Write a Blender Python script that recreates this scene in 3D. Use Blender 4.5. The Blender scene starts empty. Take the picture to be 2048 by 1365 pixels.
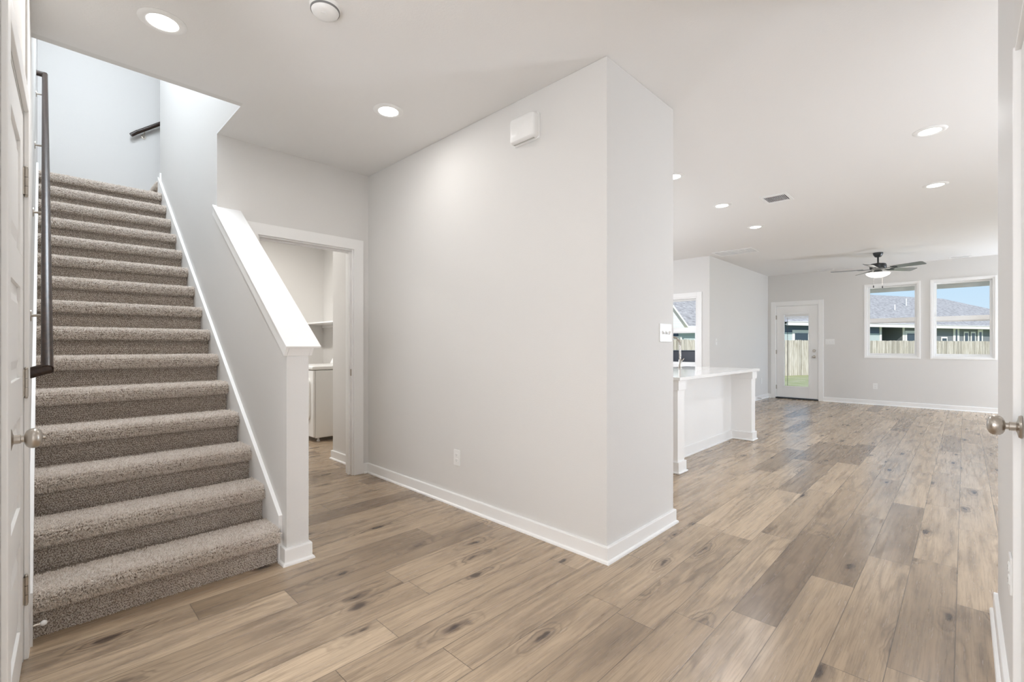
import bpy, bmesh, math, random
import numpy as np
from mathutils import Vector, Matrix
random.seed(7); rng = np.random.default_rng(11)
S = bpy.context.scene; COL = S.collection
R = math.radians
# ------------------------------------------------------------------ camera
cd = bpy.data.cameras.new('camera'); cam = bpy.data.objects.new('camera', cd); COL.objects.link(cam)
cd.sensor_width = 36; cd.lens = 36 * 929.06 / 2048; cd.shift_y = 9.0 / 2048; cd.clip_start = 0.02; cd.clip_end = 300
cam.location = (0, 0, 1.174); cam.rotation_euler = (R(90), 0, R(44.242)); S.camera = cam
# ------------------------------------------------------------------ world, sun, exposure
S.view_settings.view_transform = 'Standard'; S.view_settings.look = 'None'
S.view_settings.exposure = 0.0; S.view_settings.gamma = 1.0
W = bpy.data.worlds.new('sky'); S.world = W; W.use_nodes = True
wn = W.node_tree; wn.nodes.clear()
wo = wn.nodes.new('ShaderNodeOutputWorld'); wb = wn.nodes.new('ShaderNodeBackground')
wr = wn.nodes.new('ShaderNodeValToRGB'); wt = wn.nodes.new('ShaderNodeTexCoord'); wx = wn.nodes.new('ShaderNodeSeparateXYZ')
wn.links.new(wt.outputs['Generated'], wx.inputs[0]); wn.links.new(wx.outputs['Z'], wr.inputs[0])
wn.links.new(wr.outputs[0], wb.inputs[0]); wn.links.new(wb.outputs[0], wo.inputs[0])
e = wr.color_ramp.elements
e[0].position = 0.0; e[0].color = (.70, .86, .98, 1); e[1].position = 0.6; e[1].color = (.26, .50, .95, 1)
m_ = e.new(.16); m_.color = (.50, .74, .97, 1)
wb.inputs['Strength'].default_value = 1.0
def light(name, kind, loc, power, color=(1, 1, 1), rot=(0, 0, 0), size=.1, size_y=None, parent=None, spread=180):
    l = bpy.data.lights.new(name, kind); o = bpy.data.objects.new(name, l); COL.objects.link(o)
    o.location = loc; o.rotation_euler = rot; l.energy = power; l.color = color
    if kind == 'AREA':
        l.shape = 'DISK' if size_y is None else 'RECTANGLE'; l.size = size; l.spread = R(spread)
        if size_y: l.size_y = size_y
    if kind == 'POINT': l.shadow_soft_size = size
    if parent: o.parent = parent
    return o
sun = light('sun', 'SUN', (5, -10, 20), 4.2, (1, .95, .88)); sun.data.angle = R(.6)
sun.rotation_euler = Vector((-.55, .62, -.72)).to_track_quat('-Z', 'Y').to_euler()
# unseen area light added in place of upstairs daylight, over the stair opening
light('upstairs_daylight_fill', 'AREA', (-4.45, .46, 5.35), 90, (.84, .93, 1.03), size=1.8, size_y=.75)
# unseen fill lights added for brightness: behind the camera, living room right side, kitchen
light('entry_fill', 'POINT', (-.75, -.85, 1.2), 84, (.94, .965, 1.02), size=.22)
light('living_fill', 'POINT', (1.9, 4.3, 1.0), 112, (.87, .945, 1.06), size=.22)
light('living_fill_far', 'POINT', (2.4, 11.2, 1.0), 225, (.83, .93, 1.07), size=.22)
light('kitchen_fill', 'POINT', (-4.7, 5.2, 1.3), 125, (.89, .95, 1.05), size=.22)
light('laundry_fill', 'AREA', (-6.0, 1.5, 2.72), 46, (1.0, .965, .92), size=.3)  # unseen fill light added under the laundry ceiling to brighten dryer and walls
S.cycles.max_bounces = 10; S.cycles.diffuse_bounces = 6; S.cycles.glossy_bounces = 4; S.cycles.transparent_max_bounces = 12
S.cycles.sample_clamp_indirect = 6.0; S.cycles.caustics_reflective = False; S.cycles.caustics_refractive = False
LAMP = 6.5                                   # watts of one recessed lamp
WARM = (1.0, .98, .96); NEUT = (.95, .97, 1.0)
# ------------------------------------------------------------------ materials
class NB:
    def __init__(s, name):
        s.m = bpy.data.materials.new(name); s.m.use_nodes = True; s.t = s.m.node_tree; s.t.nodes.clear()
        s.out = s.n('OutputMaterial'); s.p = s.n('BsdfPrincipled'); s.l(s.p.outputs[0], s.out.inputs[0])
    def n(s, k, **kw):
        x = s.t.nodes.new('ShaderNode' + k)
        for a, b in kw.items(): setattr(x, a, b)
        return x
    def l(s, a, b): s.t.links.new(a, b)
    def put(s, v, inp):
        if hasattr(v, 'is_output') or isinstance(v, bpy.types.NodeSocket): s.l(v, inp)
        elif isinstance(v, (tuple, list)) and len(v) == 3 and inp.type == 'RGBA': inp.default_value = (*v, 1)
        else: inp.default_value = v
    def M(s, op, a, b=0.0, c=0.0, clamp=False):
        x = s.n('Math', operation=op); x.use_clamp = clamp
        for i, v in enumerate((a, b, c)): s.put(v, x.inputs[i])
        return x.outputs[0]
    def mix(s, f, a, b, mode='MIX'):
        x = s.n('Mix', data_type='RGBA', blend_type=mode); s.put(f, x.inputs[0]); s.put(a, x.inputs[6]); s.put(b, x.inputs[7]); return x.outputs[2]
    def xyz(s, x, y, z=0.0):
        c = s.n('CombineXYZ'); s.put(x, c.inputs[0]); s.put(y, c.inputs[1]); s.put(z, c.inputs[2]); return c.outputs[0]
    def noise(s, vec, scale=1.0, detail=3.0, rough=.55, dist=0.0):
        x = s.n('TexNoise'); s.put(vec, x.inputs['Vector']); x.inputs['Scale'].default_value = scale; x.inputs['Detail'].default_value = detail
        x.inputs['Roughness'].default_value = rough; x.inputs['Distortion'].default_value = dist; return x.outputs['Fac']
    def step(s, v, a, b, lo=0.0, hi=1.0):
        x = s.n('MapRange', interpolation_type='SMOOTHSTEP'); s.put(v, x.inputs[0])
        for i, k in enumerate((a, b, lo, hi)): x.inputs[1 + i].default_value = k
        return x.outputs[0]
    def ramp(s, f, *stops):
        x = s.n('ValToRGB'); s.put(f, x.inputs[0]); el = x.color_ramp.elements
        while len(el) < len(stops): el.new(.5)
        for q, (p, c) in zip(el, stops): q.position = p; q.color = (*c, 1)
        return x.outputs[0]
    def obj(s): return s.n('TexCoord').outputs['Object']
    def sep(s, v):
        x = s.n('SeparateXYZ'); s.put(v, x.inputs[0]); return x.outputs
    def bump(s, h, strength=.3, dist=.01):
        x = s.n('Bump'); x.inputs['Strength'].default_value = strength; x.inputs['Distance'].default_value = dist
        s.put(h, x.inputs['Height']); s.l(x.outputs[0], s.p.inputs['Normal'])
    def set(s, **k):
        for a, b in k.items(): s.put(b, s.p.inputs[a.replace('_', ' ')])
        return s
def plain(name, col, rough=.5, metal=0.0, spec=.5, bump=None):
    b = NB(name); b.set(Base_Color=col, Roughness=rough, Metallic=metal); b.p.inputs['Specular IOR Level'].default_value = spec
    # slight mottling keeps the surface procedural
    o = b.obj(); nz = b.noise(o, 7.0, 2); b.put(b.mix(b.M('MULTIPLY', nz, .06), col, tuple(min(1, c * 1.06) for c in col)), b.p.inputs['Base Color'])
    if bump: b.bump(b.noise(o, bump[0], 3), bump[1], bump[2])
    return b.m
def emit(name, col, strength):
    b = NB(name); b.set(Base_Color=(.9, .9, .9)); b.put(col, b.p.inputs['Emission Color']); b.p.inputs['Emission Strength'].default_value = strength; return b.m
M = {}
M['wall'] = plain('wall_paint', (.725, .715, .698), .62, 0, .3, (150, .16, .004))
M['ceil'] = plain('ceiling_paint', (.80, .792, .78), .7, 0, .2, (110, .16, .004))
M['trim'] = plain('white_trim_paint', (.88, .878, .87), .4, 0, .3)
M['white'] = plain('white_plastic', (.85, .85, .84), .3)
M['enamel'] = plain('white_enamel', (.84, .84, .82), .22)
M['dark'] = plain('dark_void', (.02, .02, .02), .7)
M['slot'] = plain('grey_slot', (.22, .22, .22), .6)
M['louvre'] = plain('light_grey_slot', (.50, .49, .47), .6)
M['nickel'] = plain('satin_nickel', (.50, .46, .41), .28, 1.0)
M['steel'] = plain('chrome', (.40, .37, .33), .2, 1.0)
M['bronze'] = plain('dark_bronze', (.035, .038, .04), .35, .3)
M['blade'] = plain('fan_blade', (.18, .19, .19), .22, 0, .8)
M['black'] = plain('black_plastic', (.02, .02, .022), .3)
M['quartz'] = plain('white_quartz', (.84, .84, .83), .08)
M['slate'] = plain('slate_panel', (.075, .08, .10), .4)
M['conc'] = plain('concrete', (.55, .53, .5), .9)
M['white_ext'] = plain('white_siding_trim', (.85, .84, .80), .6)
M['winglass_dark'] = plain('dark_window_glass', (.04, .06, .08), .08)
M['lamp'] = emit('lamp_diffuser', (1, .98, .94), 9)
M['bowl'] = emit('fan_bowl_glass', (1, .93, .82), 2.6)
def glass():
    b = NB('window_glass'); t = b.n('BsdfTransparent'); g = b.n('BsdfGlossy'); g.inputs['Roughness'].default_value = 0.0
    f = b.n('Fresnel'); f.inputs[0].default_value = 1.04; mx = b.n('MixShader')
    b.l(b.M('MULTIPLY', f.outputs[0], .35), mx.inputs[0]); b.l(t.outputs[0], mx.inputs[1]); b.l(g.outputs[0], mx.inputs[2]); b.l(mx.outputs[0], b.out.inputs[0]); return b.m
M['glass'] = glass()
def rail_wood():
    b = NB('dark_stained_wood'); o = b.sep(b.obj()); v = b.xyz(b.M('MULTIPLY', o[0], 4), b.M('MULTIPLY', o[1], 90), b.M('MULTIPLY', o[2], 90))
    b.set(Base_Color=b.ramp(b.noise(v, 1, 4), (.3, (.018, .011, .008)), (.75, (.055, .032, .022))), Roughness=.3); b.p.inputs['Specular IOR Level'].default_value = .35; return b.m
M['rail'] = rail_wood()
def floor_mat():
    b = NB('vinyl_plank'); o = b.sep(b.obj()); w, L = .178, 1.22
    xs = b.M('DIVIDE', b.M('ADD', o[0], 40 * w + .026), w); row = b.M('FLOOR', xs); fx = b.M('FRACT', xs)
    r1 = b.n('TexWhiteNoise', noise_dimensions='1D'); b.put(row, r1.inputs['W'])
    ys = b.M('ADD', b.M('DIVIDE', b.M('ADD', o[1], 30.0), L), b.M('MULTIPLY', r1.outputs['Value'], 7.0)); cl = b.M('FLOOR', ys); fy = b.M('FRACT', ys)
    wn_ = b.n('TexWhiteNoise', noise_dimensions='2D'); b.put(b.xyz(row, cl), wn_.inputs['Vector'])
    idv = wn_.outputs['Value']; ic = b.sep(wn_.outputs['Color'])
    px = b.M('ADD', o[0], b.M('MULTIPLY', ic[0], 37.0)); py = b.M('ADD', o[1], b.M('MULTIPLY', ic[1], 53.0))
    # knots
    vo = b.n('TexVoronoi', voronoi_dimensions='2D'); b.put(b.xyz(b.M('MULTIPLY', px, 5.2), b.M('MULTIPLY', py, 1.5)), vo.inputs['Vector']); vo.inputs['Scale'].default_value = 1.0
    kd = vo.outputs['Distance']; kc = b.sep(vo.outputs['Color']); kon = b.M('GREATER_THAN', kc[0], .58)
    wob = b.noise(b.xyz(b.M('MULTIPLY', px, 16), b.M('MULTIPLY', py, 9)), 1, 2)
    kdw = b.M('ADD', kd, b.M('MULTIPLY', b.M('SUBTRACT', wob, .5), .30))
    near = b.M('MULTIPLY', b.step(kdw, .05, .36, 1, 0), kon)
    core = b.M('MULTIPLY', b.step(kdw, .015, .085, 1, 0), kon)
    halo = b.M('MULTIPLY', b.step(kdw, .04, .2, 1, 0), kon)
    # figure lines
    fig = b.noise(b.xyz(b.M('MULTIPLY', px, 7.5), b.M('MULTIPLY', py, .75)), 1, 2.5, .5)
    ph = b.M('ADD', b.M('MULTIPLY', fig, 46), b.M('MULTIPLY', near, 15))
    ph = b.M('ADD', ph, b.M('MULTIPLY', wob, 4.5))
    lines = b.M('POWER', b.M('MULTIPLY_ADD', b.M('SINE', ph), .5, .5), 2.2)
    lm = b.step(b.noise(b.xyz(b.M('MULTIPLY', px, 4), b.M('MULTIPLY', py, 1.1), 3.3), 1, 2), .40, .62)
    fine = b.noise(b.xyz(b.M('MULTIPLY', px, 150), b.M('MULTIPLY', py, 4.5)), 1, 5, .65)
    mid = b.noise(b.xyz(b.M('MULTIPLY', px, 30), b.M('MULTIPLY', py, 1.5)), 1, 4, .6)
    smear = b.step(b.noise(b.xyz(b.M('MULTIPLY', px, 8), b.M('MULTIPLY', py, 1.6), 9.1), 1, 4, .6), .52, .74)
    base = b.ramp(idv, (0.0, (.262, .190, .128)), (.14, (.332, .247, .166)), (.28, (.452, .341, .232)), (.75, (.515, .392, .268)), (1.0, (.61, .471, .328)))
    c = b.mix(b.M('MULTIPLY', smear, .8), base, b.mix(.55, base, (.12, .088, .066)))
    c = b.mix(b.step(mid, .38, .68, 0, .75), c, b.mix(.45, c, (.11, .075, .05)))
    c = b.mix(b.step(fine, .44, .68, 0, .75), c, b.mix(.5, c, (.12, .085, .06)))
    c = b.mix(b.M('MULTIPLY', b.M('MULTIPLY', lines, .68), b.M('ADD', b.M('MULTIPLY', lm, .75), b.M('MULTIPLY', near, .8)), clamp=True), c, b.mix(.75, c, (.09, .06, .042)))
    c = b.mix(b.M('MULTIPLY', halo, .42), c, (.13, .088, .062))
    c = b.mix(b.M('MULTIPLY', core, .85), c, (.045, .03, .024))
    ex = b.M('MULTIPLY', b.M('MINIMUM', fx, b.M('SUBTRACT', 1.0, fx)), w); ey = b.M('MULTIPLY', b.M('MINIMUM', fy, b.M('SUBTRACT', 1.0, fy)), L)
    ed = b.M('MINIMUM', ex, ey); seam = b.step(ed, .0004, .0024, 1, 0)
    c = b.mix(b.M('MULTIPLY', seam, .75), c, (.06, .045, .035))
    b.set(Base_Color=c, Roughness=b.step(mid, .3, .8, .22, .32)); b.p.inputs['Specular IOR Level'].default_value = .75
    b.bump(b.M('SUBTRACT', 1.0, seam), .12, .001); return b.m
M['floor'] = floor_mat()
def carpet_mat(hair):
    b = NB('carpet_yarn' if hair else 'carpet_backing_shaded')
    if hair:
        f = b.n('HairInfo').outputs['Random']
    else: f = b.noise(b.obj(), 300, 2)
    b.set(Base_Color=(.37, .315, .265) if not hair else b.ramp(f, (0.0, (.56, .49, .425)), (.25, (.80, .73, .665)), (.65, (.91, .855, .80)), (1.0, (.97, .935, .895))), Roughness=.95); b.p.inputs['Specular IOR Level'].default_value = .08  # backing tone darkened: shade between tufts is put into its colour
    if not hair: b.bump(b.noise(b.obj(), 260, 4), .8, .004)
    else:
        tl = b.n('BsdfTranslucent'); mx = b.n('MixShader'); mx.inputs[0].default_value = .32; b.l(b.p.inputs['Base Color'].links[0].from_socket, tl.inputs[0])
        b.l(b.p.outputs[0], mx.inputs[1]); b.l(tl.outputs[0], mx.inputs[2]); b.l(mx.outputs[0], b.out.inputs[0])
    return b.m
M['yarn'] = carpet_mat(True); M['backing'] = carpet_mat(False)
def shingle():
    b = NB('roof_shingle'); o = b.sep(b.obj()); r = b.noise(b.xyz(b.M('MULTIPLY', o[0], 3.5), b.M('MULTIPLY', o[1], 3.5), b.M('FLOOR', b.M('MULTIPLY', o[2], 11))), 1, 3)
    c = b.ramp(r, (.3, (.25, .237, .225)), (.5, (.37, .352, .335)), (.75, (.52, .495, .47)))
    ln = b.step(b.M('FRACT', b.M('MULTIPLY', o[2], 11)), 0, .22, 1, 0); b.set(Base_Color=b.mix(b.M('MULTIPLY', ln, .35), c, (.1, .1, .11)), Roughness=.95); return b.m
M['shingle'] = shingle()
def siding(name, col):
    b = NB(name); o = b.sep(b.obj()); f = b.M('FRACT', b.M('MULTIPLY', o[2], 6.0)); ln = b.step(f, 0, .12, 1, 0)
    b.set(Base_Color=b.mix(b.M('MULTIPLY', ln, .5), col, tuple(c * .5 for c in col)), Roughness=.7); b.bump(f, .5, .02); return b.m
M['s_blue'] = siding('slate_blue_siding', (.11, .15, .22)); M['s_grey'] = siding('grey_siding', (.22, .24, .26)); M['s_pale'] = siding('pale_green_siding', (.52, .60, .60))
M['s_white'] = siding('white_board_siding', (.80, .80, .77))
def fence_mat():
    b = NB('weathered_cedar'); o = b.sep(b.obj()); pk = b.M('FLOOR', b.M('DIVIDE', o[0], .145)); wn_ = b.n('TexWhiteNoise', noise_dimensions='1D'); b.put(pk, wn_.inputs['W'])
    v = b.noise(b.xyz(b.M('MULTIPLY', o[0], 22), b.M('MULTIPLY', wn_.outputs['Value'], 40), b.M('MULTIPLY', o[2], 1.6)), 1, 4, .65)
    c = b.ramp(v, (.28, (.30, .25, .18)), (.48, (.56, .51, .43)), (.7, (.74, .70, .64)))
    b.set(Base_Color=b.mix(b.M('MULTIPLY', b.M('POWER', wn_.outputs['Value'], 1.8), .75), c, (.27, .245, .20)), Roughness=.9); return b.m
M['cedar'] = fence_mat()
def grass_mat():
    b = NB('lawn_grass'); o = b.obj(); n1 = b.noise(o, 1.2, 4); n2 = b.noise(o, 25, 3)
    c = b.ramp(n1, (.35, (.32, .33, .14)), (.55, (.43, .41, .22)), (.7, (.55, .48, .32))); b.set(Base_Color=b.mix(.3, c, b.ramp(n2, (.3, (.12, .2, .04)), (.7, (.5, .52, .25)))), Roughness=1.0); b.bump(n2, .8, .05); return b.m
M['grass'] = grass_mat()
# ------------------------------------------------------------------ mesh builder
class MB:
    def __init__(s): s.b = bmesh.new(); s.T = Matrix.Identity(4)
    def v(s, p): return s.b.verts.new(s.T @ Vector(p))
    def box(s, x0, x1, y0, y1, z0, z1):
        a = [s.v((x, y, z)) for z in (z0, z1) for y in (y0, y1) for x in (x0, x1)]
        for f in ((0, 2, 3, 1), (4, 5, 7, 6), (0, 1, 5, 4), (2, 6, 7, 3), (0, 4, 6, 2), (1, 3, 7, 5)): s.b.faces.new([a[i] for i in f])
        return s
    def prism(s, pts, axis, a, b):
        """polygon pts (2-D) extruded along axis from a to b; axis y: pts are (x,z); x: (y,z); z: (x,y)"""
        def q(p, t): return {'y': (p[0], t, p[1]), 'x': (t, p[0], p[1]), 'z': (p[0], p[1], t)}[axis]
        A = [s.v(q(p, a)) for p in pts]; B = [s.v(q(p, b)) for p in pts]
        s.b.faces.new(A); s.b.faces.new(B[::-1]); n = len(pts)
        for i in range(n): s.b.faces.new((A[i], B[i], B[(i + 1) % n], A[(i + 1) % n]))
        return s
    def lathe(s, prof, n=32, sx=1.0, sy=1.0):
        """prof: (radius, z) from bottom to top around local z"""
        rings = []
        for r, z in prof:
            rings.append([s.v((0, 0, z))] if r < 1e-6 else [s.v((sx * r * math.cos(2 * math.pi * k / n), sy * r * math.sin(2 * math.pi * k / n), z)) for k in range(n)])
        for A, B in zip(rings, rings[1:]):
            for k in range(n):
                j = (k + 1) % n
                f = [A[k % len(A)], A[j % len(A)], B[j % len(B)], B[k % len(B)]]; f = list(dict.fromkeys(f))
                if len(f) > 2: s.b.faces.new(f)
        for r in (rings[0], rings[-1]):
            if len(r) > 1: s.b.faces.new(r)
        return s
    def tube(s, pts, r, n=12, caps=True, up=None, ry=None):
        P = [Vector(p) for p in pts]; rs = r if isinstance(r, (list, tuple)) else [r] * len(P); rings = []; ref = Vector(up) if up else None
        for i, p in enumerate(P):
            d = (P[min(i + 1, len(P) - 1)] - P[max(i - 1, 0)]).normalized()
            if ref is None: ref = Vector((0, 0, 1)) if abs(d.z) < .9 else Vector((1, 0, 0))
            a = d.cross(ref).normalized(); c = a.cross(d).normalized(); ref = c
            rings.append([s.v(p + a * rs[i] * math.cos(2 * math.pi * k / n) + c * (ry or rs[i]) * math.sin(2 * math.pi * k / n)) for k in range(n)])
        for A, B in zip(rings, rings[1:]):
            for k in range(n): s.b.faces.new((A[k], A[(k + 1) % n], B[(k + 1) % n], B[k]))
        if caps: s.b.faces.new(rings[0][::-1]); s.b.faces.new(rings[-1])
        return s
    def sphere(s, c, r, sz=1.0, n=20):
        prof = [(r * math.sin(math.pi * k / 12), -r * sz * math.cos(math.pi * k / 12)) for k in range(13)]; prof[0] = (0, -r * sz); prof[-1] = (0, r * sz)
        T = s.T; s.T = T @ Matrix.Translation(c); s.lathe(prof, n); s.T = T; return s
    def build(s, name, mat, parent=None, bevel=0.0, smooth=False, seg=2):
        bmesh.ops.recalc_face_normals(s.b, faces=s.b.faces)
        me = bpy.data.meshes.new(name); s.b.to_mesh(me); s.b.free(); o = bpy.data.objects.new(name, me); COL.objects.link(o); me.materials.append(mat)
        if parent: o.parent = parent
        if smooth:
            for p in me.polygons: p.use_smooth = True
        if bevel:
            q = o.modifiers.new('bevel', 'BEVEL'); q.width = bevel; q.segments = seg; q.limit_method = 'ANGLE'; q.angle_limit = R(40)
        if smooth:
            me.set_sharp_from_angle(angle=R(38)) if hasattr(me, 'set_sharp_from_angle') else None
        return o
def tag(o, label, cat, group=None, kind=None):
    o['label'] = label; o['category'] = cat
    if group: o['group'] = group
    if kind: o['kind'] = kind
    return o
def struct(o, label=None):
    o['kind'] = 'structure'
    if label: o['label'] = label
    return o
def thing(name, label, cat, loc=(0, 0, 0), rz=0, group=None, kind=None, rot=None):
    o = bpy.data.objects.new(name, None); COL.objects.link(o); o.location = loc; o.rotation_euler = rot or (0, 0, rz); o.empty_display_size = .1
    if label: tag(o, label, cat, group, kind)
    return o
def hinge_struct(name, loc=(0, 0, 0), rz=0, label=None):
    o = bpy.data.objects.new(name, None); COL.objects.link(o); o.location = loc; o.rotation_euler = (0, 0, rz); o['kind'] = 'structure'
    if label: o['label'] = label
    return o
def copy_tree(o, parent=None):
    c = o.copy(); COL.objects.link(c)
    if parent: c.parent = parent
    for ch in [q for q in bpy.data.objects if q.parent == o and q is not c]: copy_tree(ch, c)
    return c
# ------------------------------------------------------------------ plan of the place (metres)
H = 2.74
X1, X2, Y2, Y3 = -3.958, -1.382, 2.153, 2.953        # laundry wall, pantry corner, pantry front and back faces
XH, YH, YF = -3.393, .9387, 1.055                    # header edge, stair wall near and far face
X4, Y4, YB = -3.183, 8.207, 11.567                   # side wall, nook wall, back wall
XR, YR = .105, 2.93                                  # right hall wall and its end
XL = 2.6                                             # living room right wall
XE = -7.15                                           # landing end wall / laundry end wall
# floor: one slab
struct(MB().box(XE - .2, XL + .2, -2.0, YB + .12, -.12, 0).build('floor', M['floor']))
# ceiling with the stair opening left free
cb = MB()
cb.box(XH + .05, XL + .2, -2.0, YB + .12, H, H + .3); cb.box(XE - .2, XH + .05, YF, YB + .12, H, H + .01).box(X1, XH + .05, YH, YF, H, H + .01)
struct(cb.build('ceiling', M['ceil']))
struct(MB().box(XE - .2, XH + .12, -.25, 4.2, 5.4, 5.5).build('ceiling_upper', M['ceil']))
# pantry block (its front, its end face and the return)
struct(MB().prism([(X1 - .12, Y2), (X2, Y2), (X2, Y3), (-4.57, Y3), (-4.57, Y3 - .12), (X2 - .12, Y3 - .12), (X2 - .12, Y2 + .12), (X1 - .12, Y2 + .12)], 'z', 0, H).build('wall_pantry', M['wall'], bevel=.004))
# laundry wall with the door opening (y 1.21..2.01, up to 2.04)
DL, DR, DT = 1.21, 2.012, 2.045
struct(MB().box(X1 - .12, X1, YF, DL, 0, H).box(X1 - .12, X1, DR, Y2, 0, H).box(X1 - .12, X1, DL, DR, DT, H).build('wall_laundry_door', M['wall']))
# laundry interior
struct(MB().box(-4.69, X1 - .12, Y2, Y2 + .12, 0, H).build('wall_laundry_right', M['wall'], bevel=.003))
struct(MB().box(-4.69, -4.57, Y2 + .12, 3.13, 0, H).box(XE - .12, -4.57, 3.13, 3.25, 0, H).build('wall_laundry_back', M['wall']))
struct(MB().box(XE - .12, XE, YF, 3.13, 0, H).build('wall_laundry_end', M['wall']))
# stair wall: full height part, upper storey part, sloped half wall
SL = .7235                                           # slope of the cap
def capz(x): return 1.165 + SL * (-2.524 - x)       # cap top line near edge
hw = MB()
NX = -2.596
hw.prism([(NX, 0), (NX, capz(NX) - .085), (X1, capz(X1) - .085), (X1, 0)], 'y', YH, YF)
hw.box(-6.2, X1, YH, YF, 0, 5.4).box(X1, XH + .05, YH, YF, H + .01, 5.4)
struct(hw.build('wall_stair', M['wall']))
# header wall above the opening edge and landing walls
struct(MB().box(XH, XH + .05, -.2, YH, H, 5.4).build('wall_upper_header', M['wall']))
struct(MB().box(XE - .12, XE, -.2, 4.2, H + .0, 5.4).build('wall_landing', M['wall']))
struct(MB().box(-6.2, -6.08, YF, 4.2, H, 5.4).build('wall_upper_flight', M['wall']))
struct(MB().box(XE, -6.2, 4.08, 4.2, H, 5.4).build('wall_upper_end', M['wall']))
# left wall beside the stairs (a hair out of square, as the house is)
def lw(x): return -.020 + (.020 + .018) * (-2.62 - x) / (7.15 - 2.62)
struct(MB().prism([(-2.60, lw(-2.60)), (XE, lw(XE)), (XE, -.2), (-2.60, -.2)], 'z', 0, 5.4).build('wall_stair_left', M['wall']))
# nook wall with window, side wall, back wall with door and two windows
KW = (-4.30, -3.395, .80, 2.045)
struct(MB().box(-6.5, KW[0], Y4, Y4 + .14, 0, H).box(KW[1], X4 - .0, Y4, Y4 + .14, 0, H).box(KW[0], KW[1], Y4, Y4 + .14, KW[3], H).box(KW[0], KW[1], Y4, Y4 + .14, 0, KW[2]).build('wall_nook', M['wall']))
struct(MB().box(X4 - .14, X4, Y4 + .14, YB, 0, H).build('wall_side', M['wall']))
BD = (-3.035, -2.205, 0, 2.065)                      # back door opening
W1 = (-1.415, -.612, .945, 2.365); W2 = (-.432, .380, .945, 2.365)
bw = MB(); y0, y1 = YB, YB + .14
xs = [X4 - .14, BD[0], BD[1], W1[0], W1[1], W2[0], W2[1], XL + .2]
for i in (0, 2, 4, 6): bw.box(xs[i], xs[i + 1], y0, y1, 0, H)
bw.box(BD[0], BD[1], y0, y1, BD[3], H)
for w in (W1, W2): bw.box(w[0], w[1], y0, y1, 0, w[2]).box(w[0], w[1], y0, y1, w[3], H)
struct(bw.build('wall_back', M['wall']))
# kitchen far-left wall behind the pantry, right hall wall with door opening, living room walls with a window
struct(MB().box(-6.62, -6.5, 3.25, Y4, 0, H).build('wall_kitchen', M['wall']))
RD = (1.22, 1.995)                                   # right door opening along y
struct(MB().box(XR, XR + .12, -1.9, RD[0], 0, H).box(-1.8, XR, -1.9, -1.78, 0, H).box(XR, XR + .12, RD[1], YR, 0, H).box(XR, XR + .12, RD[0], RD[1], 2.04, H).box(XR + .12, XL, YR - .12, YR, 0, H).build('wall_right', M['wall'], bevel=.004))
RW = (6.2, 9.6, .5, 2.3)
struct(MB().box(XL, XL + .14, YR - .12, RW[0], 0, H).box(XL, XL + .14, RW[1], YB, 0, H).box(XL, XL + .14, RW[0], RW[1], 0, RW[2]).box(XL, XL + .14, RW[0], RW[1], RW[3], H).build('wall_living', M['wall']))
# ------------------------------------------------------------------ left closet door, frame and the wall it sits in (turned 2.4 degrees)
A = R(2.4)
LF = hinge_struct('wall_left', (-2.51, -.030, 0), -A)      # local x runs towards the camera along the wall, y out of the wall
wl = MB().box(-.11, 0, -.14, 0, 0, H).box(.685, .95, -.14, 0, 0, H).box(.81, .95, -1.75, -.14, 0, H).box(0, .685, -.14, 0, 2.045, H)
o = wl.build('wall_board', M['wall'], LF)
D1 = hinge_struct('door_1', (-2.51, -.030, 0), -A, 'white panelled closet door with knob left of the carpeted stairs')
cs = MB().box(-.075, 0.0, 0, .014, 0, 2.12).box(.685, .76, 0, .014, 0, 2.12).box(0, .685, 0, .014, 2.045, 2.12)
cs.build('door_casing', M['trim'], D1, bevel=.003)
MB().box(0, .012, -.14, 0, 0, 2.045).box(.673, .685, -.14, 0, 0, 2.045).box(.012, .673, -.14, 0, 2.033, 2.045).build('door_jamb', M['trim'], D1)
def panel_door(mb, w, h, z0, t, panels, face=1, rec=.009, st=.0):
    """slab w wide (local x 0..w), thickness t (y from -t to 0), with recessed raised panels on the y=0 face"""
    xs = sorted({0, w, *[p[0] for p in panels], *[p[1] for p in panels]}); zs = sorted({z0, z0 + h, *[p[2] for p in panels], *[p[3] for p in panels]})
    for xa, xb in zip(xs, xs[1:]):
        for za, zb in zip(zs, zs[1:]):
            inside = any(p[0] <= (xa + xb) / 2 <= p[1] and p[2] <= (za + zb) / 2 <= p[3] for p in panels)
            mb.box(xa, xb, -t, -rec if inside else 0, za, zb)
    for p in panels:
        a, b_ = .03, .014; P = [(p[0] + a, p[2] + a), (p[1] - a, p[2] + a), (p[1] - a, p[3] - a), (p[0] + a, p[3] - a)]
        Q = [(p[0] + a + b_ + .02, p[2] + a + b_ + .02), (p[1] - a - b_ - .02, p[2] + a + b_ + .02), (p[1] - a - b_ - .02, p[3] - a - b_ - .02), (p[0] + a + b_ + .02, p[3] - a - b_ - .02)]
        lo = [mb.v((x, -rec - .001, z)) for x, z in P]; hi = [mb.v((x, -.002, z)) for x, z in Q]
        for i in range(4): mb.b.faces.new((lo[i], lo[(i + 1) % 4], hi[(i + 1) % 4], hi[i]))
        mb.b.faces.new(hi)
    return mb
pn = []
for (za, zb) in ((.16, .48), (.60, .92), (1.06, 1.38), (1.50, 1.90)): pn.append((.10, .56, za, zb))
D1s = panel_door(MB(), .656, 2.015, .012, .035, pn); D1o = D1s.build('door_panel', M['trim'], D1, bevel=.0015); D1o.location = (.0145, -.001, 0)
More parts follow.
